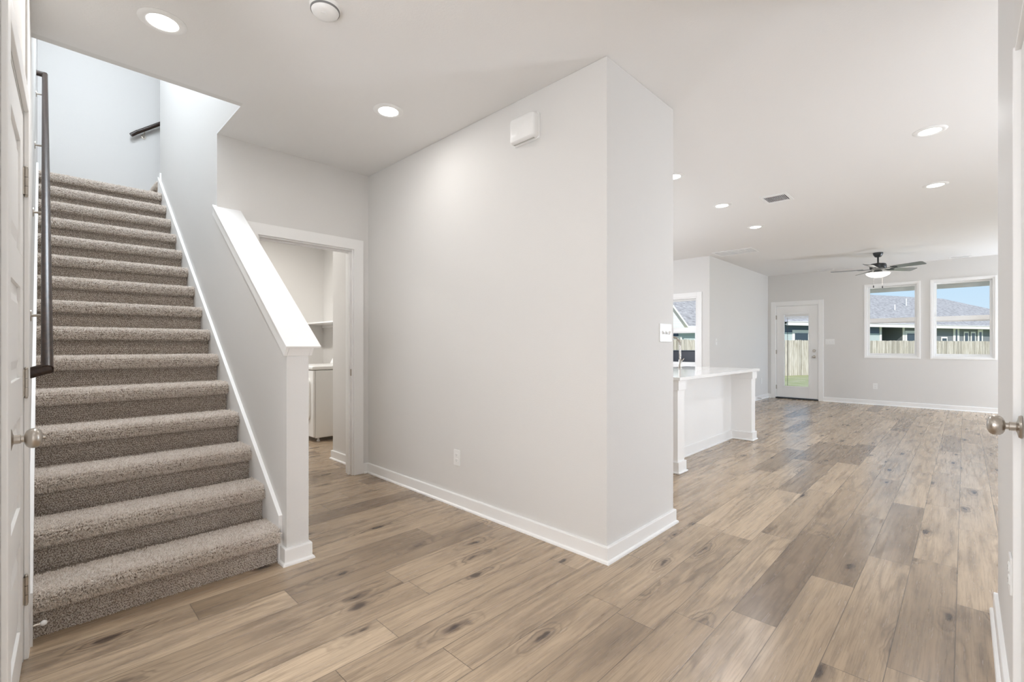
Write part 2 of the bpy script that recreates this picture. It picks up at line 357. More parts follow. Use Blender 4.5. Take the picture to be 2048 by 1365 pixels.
def knob(parent, loc, rot, name='door_knob', r=.029, button=True):
    m = MB().lathe([(.0, .0), (.032, .0), (.033, .003), (.030, .008), (.016, .011), (.0125, .013), (.0125, .026), (.0095, .027), (.0095, .033), (.016, .0345), (.0225, .038), (.0275, .044), (r, .052), (.0278, .059), (.023, .066), (.014, .070), (.006, .0712), (0, .0712)], 32)
    k = m.build(name, M['nickel'], parent, smooth=True); k.location = loc; k.rotation_euler = rot
    if button:
        q = MB().lathe([(0, .069), (.0055, .069), (.0055, .0765), (.004, .078), (0, .078)], 14).build('push_button', M['steel'], k, smooth=True)
    return k
knob(D1, (.57, -.001, .905), (R(-90), 0, 0))
for hz in (1.785, 1.035, .262):
    m = MB().box(-.004, .016, -.012, .001, hz - .05, hz + .05)
    for k in range(3): 
        a = hz - .05 + k * .0335; m.tube([(.004, .007, a), (.004, .007, a + .032)], .0065, 12)
    m.sphere((.004, .007, hz + .053), .0055, n=12); m.sphere((.004, .007, hz - .053), .0055, n=12)
    m.box(.004, .016, .0005, .003, hz - .05, hz + .05)
    m.build('hinge', M['nickel'], D1, smooth=True)
# ------------------------------------------------------------------ right hall door
D2 = hinge_struct('door_2', (XR, RD[0], 0), R(90), 'white door with knob in the right hall wall')     # local x along +Y, local y = -X (into the hall)
MB().box(RD[1] - RD[0] - .012, RD[1] - RD[0], -.12, .004, 0, 2.04).box(0, .012, -.12, 0, 0, 2.04).box(.012, .763, -.12, 0, 2.028, 2.04).build('door_jamb', M['trim'], D2, bevel=.002)
panel_door(MB(), .745, 2.012, .012, .035, [(.11, .635, .2, .95), (.11, .635, 1.08, 1.9)]).build('door_panel', M['trim'], D2, bevel=.0015).location = (.015, -.012, 0)
k2 = knob(D2, (.71, -.012, .945), (R(-90), 0, 0), button=False, r=.028)
# ------------------------------------------------------------------ laundry door casing and jamb (open doorway)
D3 = hinge_struct('door_3', (X1, DL, 0), 0, 'white cased doorway into the laundry')
w = DR - DL
m = MB().prism([(-.088, 0), (.004, 0), (.004, DT - .004), (w - .004, DT - .004), (w - .004, 0), (w + .088, 0), (w + .088, DT + .088), (-.088, DT + .088)], 'x', 0, .016); m.build('door_casing', M['trim'], D3, bevel=.003)
m = MB().box(-.125, .0, w - .016, w, 0, DT).box(-.125, 0, 0, .016, 0, DT).box(-.125, 0, .016, w - .016, DT - .016, DT)
m.box(-.075, -.04, w - .03, w - .016, 0, DT - .016).box(-.075, -.04, .016, .03, 0, DT - .016).box(-.075, -.04, .03, w - .03, DT - .03, DT - .016); m.build('door_jamb', M['trim'], D3, bevel=.0015)
MB().box(-.035, -.008, w - .0175, w - .0155, .90, .96).build('strike_plate', M['nickel'], D3)
# ------------------------------------------------------------------ half wall cap
cx0, cx1 = -2.530, X1 + .0
ang = math.atan(SL); ca, sa = math.cos(ang), math.sin(ang)
Lc = (cx0 - cx1) / ca + .004
CAP = hinge_struct('trim_1', (cx0, 0, capz(cx0)), 0, 'white sloped cap along the half wall beside the stairs')
CAP.rotation_euler = (0, ang, 0)                    # local -x runs up the slope; z normal to it
MB().box(-Lc - .02, 0, YH - .026, 1.098, -.012, 0).build('cap_board', M['trim'], CAP, bevel=.003)
MB().box(-Lc - .02, -.02, YH - .016, YH, -.078, -.012).box(-Lc - .02, -.02, YF, YF + .016, -.078, -.012).box(-.036, -.02, YH, YF, -.078, -.012).build('cap_apron', M['trim'], CAP, bevel=.002)
# ------------------------------------------------------------------ baseboards
BH = .09
def base_run(name, pts, closed=False):
    """pts: floor polyline along the wall face; the board stands to the left of travel"""
    m = MB(); n = len(pts); P = [Vector((p[0], p[1], 0)) for p in pts]
    def off(d):
        out = []
        for i in range(n):
            ns = []
            for a, b in ((i - 1, i), (i, i + 1)):
                if 0 <= a and b < n:
                    t = (P[b] - P[a]).normalized(); ns.append(Vector((-t.y, t.x, 0)))
            if len(ns) == 1: out.append(P[i] + ns[0] * d)
            else:
                s_ = ns[0] + ns[1]; out.append(P[i] + s_ * (2 * d / s_.dot(s_)))
        return out
    prof = [(0.0, 0.0), (.026, 0.0), (.0265, .004), (.024, .012), (.018, .0165), (.0145, .018), (.0145, BH - .006), (.0125, BH - .001), (.0, BH)]
    rows = [[m.v((q.x, q.y, z)) for q in off(d)] for d, z in prof]; 
    for a in range(len(rows)):
        A, B = rows[a], rows[(a + 1) % len(rows)]
        for i in range(n - 1): m.b.faces.new((A[i], A[i + 1], B[i + 1], B[i]))
    m.b.faces.new([r[0] for r in rows]); m.b.faces.new([r[-1] for r in rows][::-1])
    return struct(m.build(name, M['trim']))
base_run('baseboard_pantry', [(X2 - .12, Y3), (X2, Y3), (X2, Y2), (X1, Y2), (X1, DR + .088)])
base_run('baseboard_newel', [(-3.9, YF), (NX, YF), (NX, YH), (-2.652, YH)][::1])
base_run('baseboard_laundry', [(-4.69, 3.1), (-4.69, Y2), (X1 - .125, Y2)][::-1])
base_run('baseboard_side', [(X4, YB), (X4, Y4), (KW[0] - .9, Y4)])
base_run('baseboard_back', [(XL, YB), (BD[1] + .083, YB)]); base_run('baseboard_back_corner', [(BD[0] - .083, YB), (X4, YB)])
base_run('baseboard_right', [(XR, RD[1] + .02), (XR, YR), (XL, YR)][::1])
base_run('baseboard_laundry_end', [(XE, 3.13), (XE, YF)][::1])
# ------------------------------------------------------------------ stairs
RISE, RUN, N0 = .1835, .2382, -2.625                 # first nosing front
YA, YBs = .0, .916                                   # carpet from the left wall to the skirt
ST = thing('carpeted_staircase', 'straight flight of taupe carpeted stairs beside the white half wall', 'stairs', (0, 0, 0))
def step_profile(i):
    """outer carpet line of step i in (x,z), from the riser foot over the nosing to the next riser"""
    zt = RISE * (i + 1); xf = N0 - RUN * i; xr = xf - .044; zb = RISE * i; r = .030
    p = [(xr, zb), (xr, zt - .068)]
    cxn, czn = xf - r, zt - r
    p += [(xr + .008, zt - .0685), (xf - .012, zt - .067), (xf - .004, zt - .060), (xf, zt - .046)]
    for k in range(0, 7): a = R(90 * k / 6); p.append((cxn + r * math.cos(a), czn + r * math.sin(a)))
    p.append((xf - RUN - .06, zt)); return p
def pile(name, prof, ya, yb, dens, rad, length, parent, axis='y'):
    P = np.array(prof); seg = np.diff(P, axis=0); ln = np.hypot(seg[:, 0], seg[:, 1]); tot = ln.sum(); n = int(dens * tot * (yb - ya))
    t = rng.random(n) * tot; cum = np.concatenate([[0], np.cumsum(ln)]); k = np.clip(np.searchsorted(cum, t) - 1, 0, len(ln) - 1); f = (t - cum[k]) / ln[k]
    pos = P[k] + seg[k] * f[:, None]; d = seg[k] / ln[k][:, None]; nor = np.stack([d[:, 1], -d[:, 0]], 1)
    y = ya + rng.random(n) * (yb - ya)
    base = np.stack([pos[:, 0], y, pos[:, 1]], 1); N = np.stack([nor[:, 0], np.zeros(n), nor[:, 1]], 1)
    # smooth clump field: tufts lean together
    q = base * 560.0; cl = np.stack([np.sin(q[:, 0] + 1.7 * np.sin(q[:, 1] * .7) + q[:, 2]), np.sin(q[:, 1] * 1.1 + 2.1 * np.sin(q[:, 0] * .6 + q[:, 2] * .5)), np.sin(q[:, 2] * .9 + 1.3 * np.sin(q[:, 1] * .8))], 1)
    lean = cl * .72 + rng.normal(0, .34, (n, 3)); L = length * (.75 + .5 * rng.random(n))[:, None] * (1 + .22 * cl[:, 1:2]) * np.where(k == 0, .42, np.where(k < 4, .6, 1.0))[:, None]
    d1 = N + lean; d1 /= np.linalg.norm(d1, axis=1)[:, None]; d2 = d1 + rng.normal(0, .5, (n, 3)) - np.array([0, 0, .15]); d2 /= np.linalg.norm(d2, axis=1)[:, None]
    pts = np.stack([base - N * .002, base + d1 * L * .5, base + d1 * L * .5 + d2 * L * .5], 1)
    if axis == 'x': pts = np.stack([pts[..., 1], -pts[..., 0], pts[..., 2]], -1)
    hc = bpy.data.hair_curves.new(name); hc.add_curves([3] * n)
    hc.position_data.foreach_set('vector', pts.astype(np.float32).ravel())
    a = hc.attributes.new('radius', 'FLOAT', 'POINT'); rr = np.tile(np.array([1.0, 1.0, .72], np.float32) * rad, n); a.data.foreach_set('value', rr)
    o = bpy.data.objects.new(name, hc); COL.objects.link(o); hc.materials.append(M['yarn']); o.parent = parent; o['kind'] = 'stuff'; return o
NS = 15
for i in range(NS):
    pr = step_profile(i)
    if i == NS - 1: pr[-1] = (XE + .004, pr[-1][1])
    zt = RISE * (i + 1)
    body = pr + [(pr[-1][0], max(0, zt - RISE - .02) if i else 0)]
    so = MB().prism([(x - .003, z - .004 if z > .004 else 0) for x, z in body], 'y', lw(pr[-1][0]) + .001, YBs).build('step', M['backing'], ST, smooth=True)
    dens, rad, ln = (105e3, .0012, .0125) if i < 3 else ((90e3, .0013, .0115) if i < 6 else (70e3, .0016, .010))
    vis = pr if i < NS - 1 else pr[:-1] + [(pr[-2][0] - .15, zt)]
    if i < 11: vis = vis[:-1] + [(pr[-2][0] - (RUN - .045 if i < 8 else .12), zt)]
    else: vis = vis[:-1] + [(pr[-2][0] - .08, zt)]
    pile('carpet_pile', vis, lw(pr[0][0]) + .002, YBs - .002, dens, rad, ln, so)
# second flight turning away from the landing
for i in range(2):
    zt = RISE * (NS + 1 + i); yf = .905 + .24 * i
    prof2 = [(-(yf + .026), zt - RISE), (-(yf + .026), zt - .068), (-(yf + .01), zt - .066), (-yf, zt - .05)] + [(-(yf + .03) + .03 * math.cos(R(15 * k)), zt - .03 + .03 * math.sin(R(15 * k))) for k in range(7)] + [(-(yf + .28), zt)]
    pts = [(-a, z) for a, z in prof2]
    so = MB().prism(pts + [(yf + .28, 2.93 if False else RISE * NS)], 'x', XE + .004, -6.203).build('step', M['backing'], ST, smooth=True)
    pile('carpet_pile', prof2[:-1] + [(-(yf + .12), zt)], XE + .01, -6.205, 60e3, .0017, .011, so, axis='x')
# skirt boards: right one against the half wall, left one on the left wall
def skz(x): return .252 + (RISE / RUN) * (-2.655 - x)
m = MB().prism([(-2.655, 0), (-2.655, .252), (-6.2, skz(-6.2)), (-6.2, skz(-6.2) - .5), (-2.9, 0)], 'y', .918, YH)
struct(m.build('trim_2', M['trim'], bevel=.002), 'white skirt board along the half wall side of the stairs')
m = MB(); xa, xb = -2.60, -6.0
P = [(xa, 0), (xa, skz(xa) + .0), (xb, skz(xb)), (xb, skz(xb) - .5), (-2.9, 0)]
for (x, z) in (): pass
A_ = [m.v((x, lw(x) + .0, z)) for x, z in P]; B_ = [m.v((x, lw(x) + .014, z)) for x, z in P]
m.b.faces.new(A_); m.b.faces.new(B_[::-1])
for i in range(5): m.b.faces.new((A_[i], A_[(i + 1) % 5], B_[(i + 1) % 5], B_[i]))
struct(m.build('trim_3', M['trim']), 'white skirt board on the left wall of the stairs')
struct(MB().box(-6.215, -6.2, YH - .012, YF, RISE * NS, RISE * NS + .26).box(-6.2, -6.13, YH - .014, YH, RISE * NS + .0, RISE * NS + .26).build('baseboard_landing', M['trim']))
# handrails
def rrect(w, h, r, n=3):
    out = []
    for cx_, cz_, a0 in ((w - r, h - r, 0), (-w + r, h - r, 90), (-w + r, -h + r, 180), (w - r, -h + r, 270)):
        for k in range(n + 1): a = R(a0 + 90 * k / n); out.append((cx_ + r * math.cos(a), cz_ + r * math.sin(a)))
    return out
def rail_run(mb, a, b, w=.0185, h=.0215, ext=0):
    a, b = Vector(a), Vector(b); d = (b - a).normalized(); s_ = d.cross(Vector((0, 0, 1))).normalized(); u = s_.cross(d).normalized(); pr = rrect(w, h, .0155, 5)
    A_ = [mb.v(a - d * ext + s_ * x + u * z) for x, z in pr]; B_ = [mb.v(b + d * ext + s_ * x + u * z) for x, z in pr]; n = len(pr)
    mb.b.faces.new(A_); mb.b.faces.new(B_[::-1])
    for i in range(n): mb.b.faces.new((A_[i], A_[(i + 1) % n], B_[(i + 1) % n], B_[i]))
HR = thing('handrail', 'dark stained wooden handrail on the left wall along the lower stair flight', 'handrail', (-2.63, 0, 1.07), group=None)
def hx(x): return Vector((x + 2.63, lw(x) + .054, (2.62 + x) * -.7865 + .0))
m = MB(); rail_run(m, hx(-2.64), hx(-5.76), ext=.012)
for x in (-2.64, -5.76):
    p = hx(x); rail_run(m, (p.x, lw(x) + .001, p.z - (.022 if x > -3 else 0)), (p.x, p.y + .012, p.z))
m.build('rail', M['rail'], HR, smooth=True)
for x in (-3.02, -3.82, -4.62, -5.5):
    p = hx(x); y0 = lw(x)
    m = MB(); m.tube([(p.x, y0 + .001, p.z - .075), (p.x, y0 + .006, p.z - .075)], .026, 20).tube([(p.x, y0 + .005, p.z - .075), (p.x, y0 + .035, p.z - .073), (p.x, p.y - .006, p.z - .055), (p.x, p.y, p.z - .02)], .0065, 10)
    m.build('rail_bracket', M['nickel'], HR, smooth=True)
HR2 = thing('handrail', 'short dark handrail on the far landing wall at the stair turn', 'handrail', (XE, .80, 3.70))
m = MB(); a, b = Vector((.065, .0, .0)), Vector((.065, 1.2, .93)); a0 = Vector((.065, .01, -.01))
rail_run(m, (.065, .045, .02), (.065, 1.25, .985)); rail_run(m, (.065, 0, -.022), (.065, .055, .03), ext=.008)
m.build('rail', M['rail'], HR2, smooth=True)
MB().tube([(.0, .12, .01), (.006, .12, .01)], .026, 20).tube([(.005, .12, .01), (.04, .12, .015), (.062, .12, .04), (.065, .12, .07)], .0065, 10).build('rail_bracket', M['nickel'], HR2, smooth=True)
# ------------------------------------------------------------------ recessed lamps
def recessed(x, y, label, power, color, n=None):
    t = thing('recessed_light', label, 'ceiling light', (x, y, H), group='recessed ceiling lights')
    r0, r1 = .098, .064
    MB().lathe([(r1, -.0005), (r1, -.006), (r1 + .006, -.009), (r0 - .012, -.0085), (r0, -.002), (r0, 0)], 40).build('trim_ring', M['white'], t, smooth=True)
    MB().lathe([(0, -.0065), (r1 * .7, -.0062), (r1, -.005), (r1, -.001), (0, -.001)], 40).build('diffuser', M['lamp'], t, smooth=True)
    light('recessed_lamp', 'AREA', (0, 0, -.0115), power, color, size=.125, parent=t)
    return t
LS = [(-2.775, .430, 'recessed light nearest the stairs, in front of the ceiling opening', 1.55, WARM),
      (-2.752, 1.644, 'recessed light before the laundry doorway, between half wall and doorbell box', .58, WARM),
      (-1.930, 4.12, 'recessed light half hidden behind the pantry wall corner', 1.0, NEUT),
      (-1.939, 5.351, 'recessed light left of the square ceiling vent', .9, NEUT),
      (-1.973, 6.627, 'recessed light between square vent and large return grille', .8, NEUT),
      (-.18, 4.552, 'nearer and larger of two recessed lights beside the right hall wall', 1.0, NEUT),
      (-.202, 6.119, 'farther of two recessed lights beside the right hall wall, towards the fan', .9, NEUT)]
for x, y, lb, pw, c in LS: recessed(x, y, lb, LAMP * pw, c)
# ------------------------------------------------------------------ smoke detector
t = thing('smoke_detector', 'round white smoke detector on the ceiling at the top edge', 'smoke detector', (-2.115, .935, H))
MB().lathe([(0, -.043), (.030, -.043), (.048, -.040), (.058, -.030), (.064, -.014), (.066, -.012), (.068, 0)], 40).build('housing', M['white'], t, smooth=True)
MB().lathe([(.0615, -.024), (.0635, -.024), (.064, -.016), (.062, -.016)], 40).build('vent_slot', M['slot'], t)
MB().lathe([(0, -.0455), (.011, -.0455), (.012, -.042), (0, -.042)], 20).build('test_button', M['white'], t, smooth=True).location = (.012, -.012, 0)
# ------------------------------------------------------------------ chime box
t = thing('door_chime', 'white rounded doorbell chime box high on the pantry wall', 'door chime', (-1.963, Y2, 2.522))
m = MB().prism(rrect(.108, .082, .018, 4), 'y', -.012, 0); m.build('back_plate', M['white'], t, bevel=.002)
m = MB(); pr = rrect(.106, .08, .024, 6)
def ring(k, y, b_): return [m.v((x * k, y - b_ * (1 - (x / .106) ** 2), z * (k - .02))) for x, z in pr]
P0, P1, P1b, P1c, P2 = ring(1, -.010, 0), ring(1.0, -.030, 0), ring(.985, -.044, .003), ring(.945, -.053, .006), ring(.86, -.058, .008)
n = len(pr); m.b.faces.new(P0); m.b.faces.new(P2[::-1])
for A_, B_ in ((P0, P1), (P1, P1b), (P1b, P1c), (P1c, P2)):
    for i in range(n): m.b.faces.new((A_[i], A_[(i + 1) % n], B_[(i + 1) % n], B_[i]))
m.build('cover', M['white'], t, bevel=.003, smooth=True)
MB().box(-.085, .085, -.036, -.026, -.0805, -.0775).build('bottom_grille', M['louvre'], t)
# ------------------------------------------------------------------ outlets and switches
def outlet(loc, rz, label):
    t = thing('wall_outlet', label, 'power outlet', loc, rz, group='white wall outlets')
    MB().prism(rrect(.035, .0575, .004, 2), 'y', -.006, 0).build('cover_plate', M['white'], t, bevel=.0015)
    for s_ in (-1, 1):
        m = MB().prism([(x, z + s_ * .0195) for x, z in rrect(.0165, .014, .009, 3)], 'y', -.0085, -.004); f = m.build('receptacle', M['white'], t, bevel=.0006)
        MB().box(-.0075, -.0055, -.0088, -.0083, s_ * .0195 - .002, s_ * .0195 + .006).box(.0055, .0075, -.0088, -.0083, s_ * .0195 - .002, s_ * .0195 + .006).box(-.002, .002, -.0088, -.0083, s_ * .0195 - .0085, s_ * .0195 - .0045).build('socket_slot', M['slot'], f)
    return t
outlet((-2.655, Y2, .355), 0, 'white duplex outlet low on the pantry wall')
outlet((-1.26, YB, .37), 0, 'white outlet low on the back wall under the windows')
outlet((X4, 11.08, .40), R(90), 'white outlet low on the side wall beyond the island')
outlet((XR, 2.10, .47), R(-90), 'white outlet seen edge on at the right hall wall')
def switches(loc, rz, n, label, up=None):
    t = thing('light_switch_plate', label, 'light switch', loc, rz, group='white switch plates'); w = .035 + .0228 * (n - 1)
    MB().prism(rrect(w, .0575, .004, 2), 'y', -.006, 0).build('cover_plate', M['white'], t, bevel=.0015)
    for k in range(n):
        x = (k - (n - 1) / 2) * .0456; u = 1 if (up is None or up[k]) else -1
        m = MB(); m.prism([(-.0055, -.012), (-.0055, .012), (-.008, .012 if u < 0 else .010), (-.017, u * .010), (-.0155, u * .004), (-.008, -.012 if u > 0 else -.010)], 'x', x - .0045, x + .0045); m.build('toggle', M['white'], t, bevel=.0006)
    return t
switches((X2, 2.835, 1.256), R(90), 3, 'three gang switch plate on the end of the pantry wall', (0, 0, 1))
switches((X4, 8.50, 1.24), R(90), 1, 'single switch plate on the side wall beyond the kitchen island')
switches((-2.008, YB, 1.253), 0, 3, 'three gang switch plate beside the glazed back door')
switches((-4.36, Y2, 1.21), 0, 1, 'single switch plate just inside the laundry doorway')
# ------------------------------------------------------------------ ceiling vents
def grille(x0, x1, y0, y1, label, kind):
    t = thing('ceiling_vent', label, 'air vent', ((x0 + x1) / 2, (y0 + y1) / 2, H), group='white ceiling vents'); w, d = (x1 - x0) / 2, (y1 - y0) / 2; f = .028 if kind != 'return' else .03
    MB().box(-w, w, -d, -d + f, -.008, 0).box(-w, w, d - f, d, -.008, 0).box(-w, -w + f, -d + f, d - f, -.008, 0).box(w - f, w, -d + f, d - f, -.008, 0).build('frame', M['white'], t, bevel=.002)
    MB().box(-w + f, w - f, -d + f, d - f, -.0012, -.0004).build('backing', M['dark'] if kind == 'reg' else M['white'] if kind == 'return' else M['slot'], t)
    m = MB(); T0 = m.T
    if kind == 'reg':
        n = 13
        for k in range(n):
            xx = -w + f + .014 + (2 * w - 2 * f - .028) * k / (n - 1); m.T = Matrix.Translation((xx, -.01, -.006)) @ Matrix.Rotation(R(35), 4, 'Y'); m.box(-.006, .006, -d + f + .05, d - f - .02, -.001, .001)
        m.T = T0
        for yy in (-d + f + .012, -d + f + .026, d - f - .012): m.box(-w + f, w - f, yy - .005, yy + .005, -.007, -.004)
    else:
        n = int((2 * d - 2 * f) / .02); nn = max(n, 2)
        for k in range(nn):
            yy = -d + f + (2 * d - 2 * f) * (k + .5) / nn; m.T = Matrix.Translation((0, yy, -.005)) @ Matrix.Rotation(R(30), 4, 'X'); m.box(-w + f, w - f, -.009, .009, -.0008, .0008)
        m.T = T0
        for k in (range(1, 6) if kind == 'return' else (1, 2)):
            xx = -w + f + (2 * w - 2 * f) * k / (6 if kind == 'return' else 3); m.box(xx - .008, xx + .008, -d + f, d - f, -.0075, -.002)
    m.build('louvres', M['white'], t)
grille(-1.555, -1.30, 5.335, 5.64, 'square supply vent with dark louvres on the ceiling above the island', 'reg')
grille(-3.06, -2.43, 7.97, 8.385, 'large white return air grille on the ceiling by the nook wall', 'return')
grille(-.20, .09, 11.33, 11.47, 'slim ceiling vent by the back wall above the right window', 'slim')
grille(-2.20, -1.91, 11.33, 11.47, 'slim ceiling vent by the back wall left of the fan', 'slim')
# ------------------------------------------------------------------ ceiling fan
FN = thing('ceiling_fan', 'dark five blade ceiling fan with lit glass bowl in the living room', 'ceiling fan', (-1.045, 9.93, H))
MB().lathe([(.030, -.075), (.045, -.068), (.066, -.03), (.070, -.006), (.070, 0)], 32).build('canopy', M['bronze'], FN, smooth=True)
MB().tube([(0, 0, -.06), (0, 0, -.20)], .013, 16).build('downrod', M['bronze'], FN, smooth=True)
MB().lathe([(0, -.305), (.06, -.305), (.095, -.285), (.115, -.262), (.118, -.215), (.105, -.188), (.05, -.180), (.028, -.172), (0, -.172)], 36).build('motor_housing', M['bronze'], FN, smooth=True)
MB().lathe([(.055, -.352), (.062, -.33), (.058, -.305), (0, -.305)], 32).build('light_fitter', M['bronze'], FN, smooth=True)
MB().lathe([(.0, -.418), (.06, -.412), (.115, -.396), (.150, -.374), (.166, -.352), (.160, -.342), (.055, -.338), (0, -.338)], 40).build('glass_bowl', M['bowl'], FN, smooth=True)
light('fan_lamp', 'POINT', (0, 0, -.47), 5, WARM, size=.10, parent=FN)
for k in range(5):
    a = R(-23.6 + 72 * k); bl = None
    Tz = Matrix.Rotation(a, 4, 'Z')
    m = MB(); m.T = Tz @ Matrix.Translation((0, 0, -.272)) @ Matrix.Rotation(R(-13), 4, 'X')
    out = [(.20, -.052), (.30, -.060), (.52, -.070), (.635, -.072), (.655, -.060), (.660, -.04), (.660, .04), (.655, .060), (.635, .072), (.52, .070), (.30, .060), (.20, .052)]
    m.prism(out, 'z', -.003, .003); bl = m.build('blade', M['blade'], FN, bevel=.001)
    m = MB(); m.T = Tz @ Matrix.Translation((0, 0, -.279)) @ Matrix.Rotation(R(-13), 4, 'X')
    m.prism([(.075, -.014), (.16, -.012), (.20, -.034), (.27, -.030), (.285, 0), (.27, .030), (.20, .034), (.16, .012), (.075, .014)], 'z', -.004, .003); m.build('blade_iron', M['bronze'], bl, bevel=.001)
for dx, ln in ((-.075, .55), (.075, .555)):
    ca_ = R(44.24); px, py = dx * math.cos(ca_), dx * math.sin(ca_)
    c = MB().tube([(px * .8, py * .8, -.345), (px, py, -.40), (px, py, -ln)], .0012, 6).build('pull_chain', M['steel'], FN)
    MB().lathe([(0, -ln - .042), (.008, -ln - .04), (.0095, -ln - .02), (.004, -ln), (0, -ln)], 12).build('chain_pull', M['black'], c).location = (px, py, 0)
# ------------------------------------------------------------------ back door
D4 = hinge_struct('door_4', (BD[0], YB, 0), 0, 'white back door with full glass lite')
w = BD[1] - BD[0]; dt = BD[3]
MB().box(-.083, .006, -.016, 0, 0, dt + .08).box(w - .006, w + .083, -.016, 0, 0, dt + .08).box(.006, w - .006, -.016, 0, dt - .006, dt + .08).build('door_casing', M['trim'], D4, bevel=.003)
MB().box(0, .022, 0, .14, 0, dt).box(w - .022, w, 0, .14, 0, dt).box(.022, w - .022, 0, .14, dt - .022, dt).build('door_jamb', M['trim'], D4)
MB().box(.0, w, -.005, .15, 0, .028).build('threshold', M['bronze'], D4)
g = (.175, .645, .28, 1.86)      # glass in local x,z
sl = MB(); xa, xb, za, zb = .025, w - .025, .035, dt - .025; ya, yb = .012, .055
sl.box(xa, g[0], ya, yb, za, zb).box(g[1], xb, ya, yb, za, zb).box(g[0], g[1], ya, yb, za, g[2]).box(g[0], g[1], ya, yb, g[3], zb); sl.build('door_panel', M['trim'], D4, bevel=.002)
MB().box(g[0] - .028, g[0] + .006, .004, .012, g[2] - .028, g[3] + .028).box(g[1] - .006, g[1] + .028, .004, .012, g[2] - .028, g[3] + .028).box(g[0], g[1], .004, .012, g[2] - .028, g[2] + .006).box(g[0], g[1], .004, .012, g[3] - .006, g[3] + .028).build('lite_frame', M['trim'], D4, bevel=.002)
MB().box(g[0], g[1], .022, .026, g[2], g[3]).build('glass_pane', M['glass'], D4)
bl = MB().box(g[0] + .01, g[1] - .01, .029, .05, g[3] - .05, g[3] - .005)
for k in range(7): bl.box(g[0] + .012, g[1] - .012, .030, .048, g[3] - .062 - k * .006, g[3] - .060 - k * .006)
bl.build('raised_blind', M['white'], D4)
MB().box(g[0] + .055, g[0] + .063, .035, .039, g[2] + .01, g[3] - .06).build('blind_cord', M['slate'], D4)
for z, nm in ((1.063, 'deadbolt'), (.935, 'door_knob')):
    m = MB(); m.T = Matrix.Translation((w - .088, .012, z)) @ Matrix.Rotation(R(90), 4, 'X')
    if nm == 'deadbolt': m.lathe([(0, 0), (.031, 0), (.031, .012), (.026, .018), (.0, .018)], 24).box(-.004, .004, -.017, .017, .018, .032)
    else: m.lathe([(0, 0), (.032, 0), (.03, .008), (.012, .012), (.011, .03), (.02, .036), (.028, .05), (.022, .066), (0, .07)], 24)
    m.build(nm, M['nickel'], D4, smooth=True)
for z in (.25, 1.03, 1.80): MB().box(.012, .030, -.004, .014, z - .045, z + .045).build('hinge', M['nickel'], D4, bevel=.001)
# ------------------------------------------------------------------ windows
def window(name, x0, x1, z0, z1, y, label, zm=None, casing=.0):
    o = hinge_struct(name, (x0, y, z0), 0, label); w, h = x1 - x0, z1 - z0; f = .034
    if casing: MB().box(-casing, .004, -.016, 0, -casing, h + casing).box(w - .004, w + casing, -.016, 0, -casing, h + casing).box(.004, w - .004, -.016, 0, h - .004, h + casing).box(.004, w - .004, -.03, 0, -.02, .004).build('window_casing', M['trim'], o, bevel=.003)
    else: MB().box(-.022, .004, -.012, 0, -.022, h + .022).box(w - .004, w + .022, -.012, 0, -.022, h + .022).box(.004, w - .004, -.012, 0, h - .004, h + .022).box(.004, w - .004, -.012, 0, -.022, .004).build('window_trim', M['trim'], o, bevel=.002)
    MB().box(0, .03, 0, .12, 0, h).box(w - .03, w, 0, .12, 0, h).box(.03, w - .03, 0, .12, h - .03, h).box(.03, w - .03, 0, .12, 0, .03).build('window_frame', M['trim'], o, bevel=.002)
    if zm is None: zm = h * .51
    else: zm -= z0
    for nm, a, b, ya in (('upper_sash', zm - .05, h - .03, .075), ('lower_sash', .03, zm + .05, .045)):
        s_ = MB().box(.03, .03 + f, ya, ya + .028, a, b).box(w - .03 - f, w - .03, ya, ya + .028, a, b).box(.03 + f, w - .03 - f, ya, ya + .028, a, a + (.045 if nm[0] == 'l' else .08)).box(.03 + f, w - .03 - f, ya, ya + .028, b - (.08 if nm[0] == 'l' else .03), b).build(nm, M['white'], o, bevel=.002)
        MB().box(.03 + f, w - .03 - f, ya + .012, ya + .016, a + .045, b - .03).build('glass_pane', M['glass'], s_)
    return o
window('window_1', *W1[:2], *W1[2:], YB, 'left of the two back wall windows, behind the fan', 1.66)
window('window_2', *W2[:2], *W2[2:], YB, 'right of the two back wall windows, showing mostly sky', 1.66)
window('window_3', KW[0], KW[1], KW[2], KW[3], Y4, 'cased window in the nook wall behind the faucet', 1.45, .08)
# living room side window (light only from this view)
m = hinge_struct('window_4', (XL, RW[0], RW[2]))
MB().box(.04, .10, 0, .05, 0, RW[3] - RW[2]).box(.04, .10, 3.35, 3.4, 0, RW[3] - RW[2]).box(.04, .10, 1.66, 1.74, 0, RW[3] - RW[2]).box(.04, .1, 0, 3.4, 0, .05).box(.04, .1, 0, 3.4, RW[3] - RW[2] - .05, RW[3] - RW[2]).build('window_frame', M['white'], m)
MB().box(.06, .064, .05, 3.35, .05, RW[3] - RW[2] - .05).build('glass_pane', M['glass'], m)
